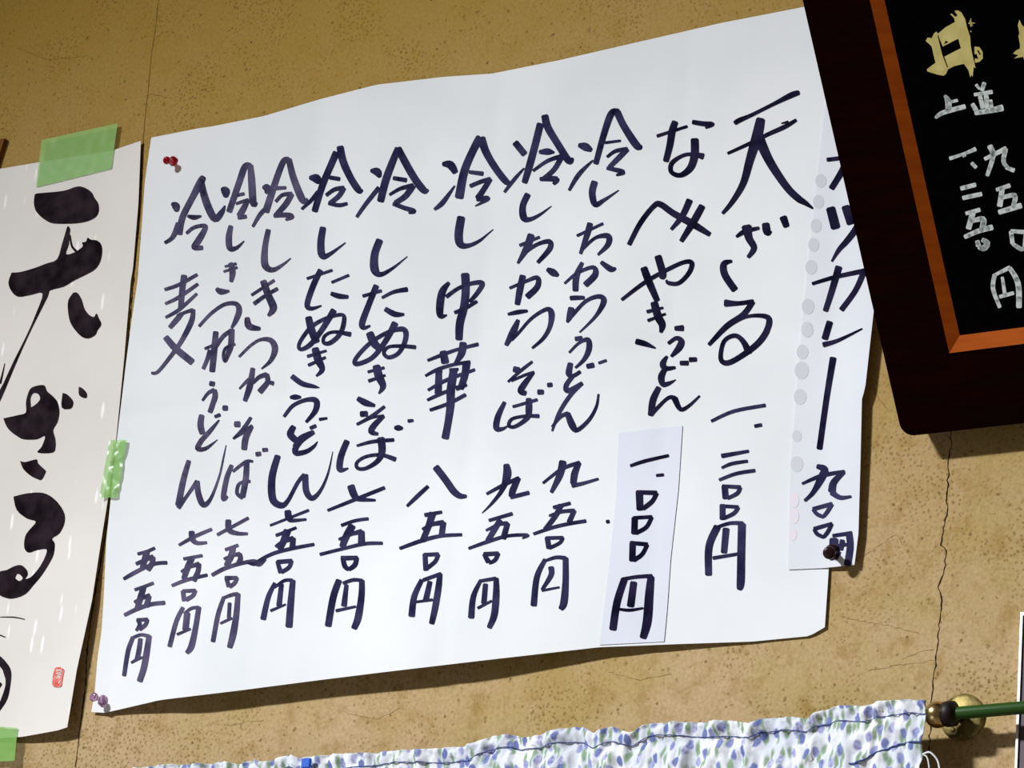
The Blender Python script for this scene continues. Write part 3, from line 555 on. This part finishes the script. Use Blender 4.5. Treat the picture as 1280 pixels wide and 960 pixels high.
# ---------------------------------------------------------------- leaning menu board
ang = math.radians(34); BO = onwall(1128, 546, 0.03)
BU = Vector((1, 0, 0)); BV = Vector((0, -math.sin(ang), math.cos(ang))); BN = Vector((0, -math.cos(ang), -math.sin(ang)))
fr = lambda a, b, c: BO + BU * a + BV * b + BN * c
BWd, BHt, u1, v1, u2, v2, rc = 0.95, 0.56, 0.068, 0.0755, 0.080, 0.090, 0.013
board = empty('menu_board', BO, label='black menu board in a dark wooden frame leaning out from the wall', cat='menu board')
arc = [(rc - rc * math.cos(t * math.pi / 16), rc - rc * math.sin(t * math.pi / 16)) for t in range(9)]  # bottom left, from left side to bottom
mid = arc[4]
L_ = [mid] + arc[3::-1] + [(0, BHt - rc), (rc * .3, BHt - rc * .3), (u1, BHt - v1), (u1, v1)]
Bo_ = [mid] + arc[5:] + [(BWd - rc, 0), (BWd - rc * .3, rc * .3), (BWd - u1, v1), (u1, v1)]
R_ = [(BWd - rc * .3, rc * .3), (BWd, rc), (BWd, BHt - rc), (BWd - rc * .3, BHt - rc * .3), (BWd - u1, BHt - v1), (BWd - u1, v1)]
T_ = [(rc * .3, BHt - rc * .3), (rc, BHt), (BWd - rc, BHt), (BWd - rc * .3, BHt - rc * .3), (BWd - u1, BHt - v1), (u1, BHt - v1)]
for pts in (L_, Bo_, R_, T_):
    g = Geo(); g.prism(pts, fr, 0, -0.026); g.obj('frame_rail', M['rail'], board)
def bevel(a, b, c, d):              # outer a-b high, inner d-c low
    g = Geo(); i = 0
    g.v = [fr(*a, 0.0008), fr(*b, 0.0008), fr(*c, -0.0045), fr(*d, -0.0045), fr(*a, -0.02), fr(*b, -0.02), fr(*c, -0.02), fr(*d, -0.02)]
    g.f = [[0, 1, 2, 3], [4, 7, 6, 5], [0, 4, 5, 1], [1, 5, 6, 2], [2, 6, 7, 3], [3, 7, 4, 0]]
    g.obj('inner_trim', M['trim'], board, label='orange brown bevelled trim')
o1, o2, o3, o4 = (u1, v1), (BWd - u1, v1), (BWd - u1, BHt - v1), (u1, BHt - v1)
i1, i2, i3, i4 = (u2, v2), (BWd - u2, v2), (BWd - u2, BHt - v2), (u2, BHt - v2)
for q in ((o1, o2, i2, i1), (o2, o3, i3, i2), (o3, o4, i4, i3), (o4, o1, i1, i4)): bevel(*q)
g = Geo(); g.box((u2 - .001, v2 - .001, -0.0045), (BWd - u2 + .001, BHt - v2 + .001, -0.016), fr)
panel = g.obj('panel', M['panel'], board, label='black lacquered writing panel')
def SB(px, py, e=0.0006):
    r = ray(px, py); O2 = fr(0, 0, -0.0045 + e); return CAM + r * ((O2 - CAM).dot(BN) / r.dot(BN))
def board_part(name, label, mat, fn):
    g = Geo(); fn(g); o = g.obj(name, mat, panel, label=label)
    bm = bmesh.new(); bm.from_mesh(o.data)
    for f in bm.faces:
        f.normal_update()
        if f.normal.dot(BN) < 0: f.normal_flip()
    bm.to_mesh(o.data); bm.free()
Ut = (980, 0, 4.267); Vt = (1120, 0, 7.39); Wt = (1120, 120, 3.2)
parent_inv['panel'] = Matrix()
def lin_blob(g, tile, outer, holes=()):
    rings = [[tuple(float(v) for v in q.split(',')) for q in t.split()] for t in (outer,) + tuple(holes)]
    tri = tessellate_polygon([[Vector((a, b, 0)) for a, b in r] for r in rings]); i = len(g.v)
    g.v += [SB(tile[0] + a / tile[2], tile[1] + b / tile[2]) for r in rings for a, b in r]; g.f += [[i + q for q in t] for t in tri]
def gold1(g):
    lin_blob(g, Vt, "275,380 290,347 330,352 350,310 372,292 388,310 460,250 545,203 535,165 500,130 515,125 550,158 568,140 540,102 570,95 605,115 640,180 655,250 685,340 690,420 705,500 735,630 718,620 708,710 695,690 685,715 670,650 635,600 625,590 540,610 480,640 465,680 440,700 385,690 290,660 285,640 330,605 365,580 350,520 330,430 300,400",
             ("382,324 388,322 432,430 575,357 600,445 447,523 480,620 472,624 425,500", "442,412 460,374 484,390"))
    lin_blob(g, Vt, "725,430 770,435 800,480 802,540 770,572 730,580 728,540 760,545 745,500 725,500", ("755,455 785,500 775,510 750,470",))
    strokes(g, *Vt, "672,215,12 700,212,10 728,214,5;690,172,5 692,245,9;690,285,12 694,295,8;678,190,4 708,238,5", SB)
def gold2(g):
    lin_blob(g, Vt, "1140,182 1160,225 1200,270 1330,190 1400,200 1400,520 1340,560 1250,575 1182,548 1175,525 1090,540 1130,510 1080,495 1110,465 1145,450 1145,410 1130,330 1140,310 1125,230",
             ("1240,330 1330,300 1335,380 1245,410",))
board_part('gold_character', 'large gold painted character 日', M['gold'], gold1)
board_part('gold_character', 'gold painted character cut by the right edge', M['gold'], gold2)
def tx(*b): return lambda g: [strokes(g, *t, s, SB) for t, s in b]
board_part('white_writing', 'white brush writing 上', M['chalk'], tx((Ut, "858,510,12 875,540,26 878,590,26;885,545,12 925,535,14;808,628,12 850,600,20 965,568,20")))
board_part('white_writing', 'white brush writing 並', M['chalk'], tx((Ut, "1025,452,14 1042,475,10;1068,442,18 1056,482,18;1015,505,14 1110,490,18;1045,510,18 1060,575,20;1078,510,20 1085,575,22;1005,555,18 1025,588,20;1100,535,18 1106,575,18;1020,602,20 1100,590,22 1165,575,28")))
board_part('white_writing', 'white brush writing 一、二五〇', M['chalk'], tx((Wt, "215,250,12 270,232,10 318,212,14;268,240,10 280,238,4;303,268,12 320,286,12;260,370,14 318,355,14;268,408,14 342,392,14;280,470,12 335,455,14;308,465,18 290,530,18;300,502,12 348,492,18 345,530,18;275,564,14 330,540,16 385,525,18;325,580,14 330,600,16;345,575,14 365,588,18 352,608,20 330,605,12")))
board_part('white_writing', 'white brush writing 九五〇円', M['chalk'], tx((Wt, "355,252,12 440,210,16;438,212,16 430,260,14 445,285,12;440,286,12 472,298,14;375,200,18 388,240,16 365,318,12;402,375,12 455,358,14;425,370,16 415,440,18;420,408,12 475,398,16 468,445,14;412,465,16 500,438,18;460,542,14 466,590,14;460,540,12 520,545,14;520,548,14 515,605,14;468,592,12 500,612,14 515,608,12;395,715,14 388,770,14 415,845,12;395,716,10 455,686,14;455,688,14 488,750,18 492,845,18;425,725,10 435,790,12;415,803,12 470,788,12")))

# ---------------------------------------------------------------- curtain, rod and bracket
RH = 0.032
pr0 = onwall(1178, 893, RH); pr1 = onwall(1280, 884.5, RH); pl_ = onwall(300, 967, RH)
rd = (pr1 - pl_); rd = Vector((rd.x, 0, rd.z)).normalized()
rz = pr0.z
rod = empty('curtain_rod', Vector((pr0.x, -RH, rz)), label='thin green curtain rod sticking out of the brass ball, right of the floral curtain', cat='rod')
g = Geo(); g.lathe(Vector((pr0.x, -RH, rz)) - rd * 1.1, rd, [(0, .006), (2.0, .006)], 20); g.obj('rod_tube', M['green'], rod, smooth=False)
for p in rod.children[0].data.polygons: p.use_smooth = len(p.vertices) == 4
br = empty('rod_bracket', Vector((pr0.x, 0, rz)), label='brass bracket with a round wall plate and a ball, holding the green rod', cat='bracket')
pc = onwall(1204, 897, 0)
g = Geo(); g.lathe(pc, Vector((0, -1, 0)), [(0, .0225), (.002, .0225), (.0035, .019), (.0045, .011), (.005, .007)], 36); g.obj('wall_plate', M['brass_old'], br, smooth=True)
for dx, dz in ((.013, .004), (-.008, -.012)):
    g = Geo(); g.lathe(pc + Vector((dx, -.003, dz)), Vector((0, -1, 0)), [(0, .0028), (.0015, .0026), (.0022, .001)], 12); g.obj('screw', M['brass_old'], br, smooth=True)
bc = Vector((onwall(1172, 890, RH).x, -RH, rz))
g = Geo(); g.tube([pc, pc.lerp(bc + Vector((.012, 0, 0)), .5), bc + Vector((.012, 0, 0))], .005, 12); g.obj('arm', M['black'], br, smooth=True)
g = Geo(); g.lathe(bc - Vector((.0125, 0, 0)), Vector((1, 0, 0)), [(.0125 - .0125 * math.cos(t * math.pi / 16), .0125 * math.sin(t * math.pi / 16)) for t in range(17)], 32); g.obj('ball', M['brass'], br, smooth=True)
g = Geo(); g.lathe(bc + Vector((.0075, 0, 0)), Vector((1, 0, 0)), [(0, .0115), (.004, .0122), (.010, .0118), (.012, .0085)], 32); g.obj('socket', M['black'], br, smooth=True)

CT = edge_fn([(-160, 1000), (200, 958.5), (240, 957), (262, 956), (283, 953), (300, 956), (322, 951), (333, 955), (350, 950), (366, 944), (376, 949), (420, 944), (470, 942), (500, 939), (560, 936), (590, 934), (620, 921), (640, 919), (655, 923), (680, 921), (695, 915), (720, 910),
   (732, 910), (745, 918), (768, 910), (792, 918), (815, 906), (860, 904), (920, 902), (942, 907), (955, 900), (990, 898), (1012, 900), (1023, 891), (1040, 888), (1050, 883), (1085, 884), (1100, 878), (1140, 875.5), (1160, 877)])
NX, NY, DROP = 520, 46, 0.34
V = []; UV = []; n = NX + 1; xs = []
acc = 0.0; prev = None
for i in range(n):
    px, py = CT(i / NX); p = onwall(px, py, 0.040); xs.append(p)
def fold(x, t):
    a = noise.noise(Vector((x * 34, t * 5, 1.7))) * 0.0095 + noise.noise(Vector((x * 85, t * 22, 4))) * 0.0085
    b = math.sin(x * 150 + 4 * noise.noise(Vector((x * 12, t * 3, 9)))) * (0.0012 + 0.003 * t)
    c = -0.0028 * math.exp(-((t - 0.05) / 0.018) ** 2)                     # pinched at the stitch line
    return a * (0.55 + t) + b + c + noise.noise(Vector((x * 190, t * 70, 2))) * 0.0032
def cloth_h(x, t):
    return max(0.0455 + fold(x, t) + 0.002 * sm(.05, .2, t), 0.0400 if t < .12 else 0.030)
for j in range(NY + 1):
    t = (j / NY) ** 1.6
    for i in range(n):
        p = xs[i]; h = cloth_h(p.x, t)
        sag = 0.004 * noise.noise(Vector((p.x * 20, t * 6, 5)))
        zz = p.z - t * DROP
        V.append(Vector((p.x + sag * t, -h, zz)))
        UV.append((p.x * 1.45 + 0.25 * h, t * DROP * 1.15))
Fc = [[j * n + i, (j + 1) * n + i, (j + 1) * n + i + 1, j * n + i + 1] for j in range(NY) for i in range(NX)]
curtain = mesh_obj('cafe_curtain', V, Fc, M['cloth'], None, smooth=True, uv=UV, label='gathered white cafe curtain with blue tulip print hanging on the green rod', cat='curtain')
parent_inv['cafe_curtain'] = Matrix()
so = curtain.modifiers.new('thickness', 'SOLIDIFY'); so.thickness = 0.0006; so.offset = -1
def on_cloth(x, t, e=0.0008):
    q = min(range(n), key=lambda i: abs(xs[i].x - x)); p = xs[q]
    return Vector((p.x, -cloth_h(p.x, t) - e, p.z - t * DROP))
g = Geo()
xa, xb = xs[0].x, xs[-1].x
g.tube([on_cloth(xa + (xb - xa) * k / 420, 0.040 + 0.004 * math.sin(k * .13)) for k in range(421)], 0.00045, 5)
g.obj('stitching', M['thread'], curtain, label='dark blue running stitch under the frill')
g = Geo(); g.tube([on_cloth(xb - .075 + .075 * k / 24, 0.165 - 0.045 * sm(0, 20, k)) for k in range(25)], 0.0008, 6)
g.obj('thread_end', M['thread'], curtain, label='thick blue thread near the right hem')
g = Geo(); pe = on_cloth(xb, .15)
g.tube([pe + Vector(q) for q in spline([(0, 0, 0), (.008, -.002, .001), (.015, 0, -.006), (.018, 0, -.016)], 6)], 0.0009, 6)
g.tube([pe + Vector(q) for q in spline([(0, 0, 0), (.005, 0, -.004), (.008, 0, -.018)], 6)], 0.0007, 6)
g.obj('frayed_thread', M['paper'], curtain, label='loose pale threads at the right hem')
pb = onwall(383, 953, 0.052)
g = Geo(); g.box((-.0055, -.002, -.006), (.0055, .002, .004), lambda a, b, c: pb + Vector((a, b, c))); o = g.obj('cloth_tag', M['blue'], None, label='small bright blue tag clipped on the curtain top near its left part', cat='tag')
bv = o.modifiers.new('bevel', 'BEVEL'); bv.width = 0.0008

# ---------------------------------------------------------------- framed panel at the right, corner of a board at the left
fx = onwall(1279, 800).x; ztop = onwall(1281, 772).z
pnl = empty('framed_panel', (fx, 0, ztop - .5), label='purple grey panel with bright aluminium edging at the right margin', cat='panel')
g = Geo(); g.box((fx + .003, -.006, ztop - 1.0), (fx + .5, -.0005, ztop)); g.obj('panel', M['purple'], pnl)
g = Geo(); g.box((fx, -.008, ztop - 1.0), (fx + .0024, -.0005, ztop)); g.obj('edging', M['alu'], pnl, label='bright aluminium edging')
g = Geo(); g.box((fx, -.008, ztop), (fx + .5, -.0005, ztop + .003)); g.obj('edging', M['alu'], pnl, label='bright aluminium edging')
q = onwall(6, 173, .006); g = Geo()
g.prism([(q.x, q.z), (q.x - .003, q.z - .012), (q.x - .012, q.z - .5 + .45), (q.x - .2, q.z - .1), (q.x - .2, q.z)], lambda a, b, c: Vector((a, c, b)), -.0065, -.0005)
g.obj('wooden_plaque', M['brown'], None, label='corner of a small brown wooden plaque at the left margin', cat='plaque')
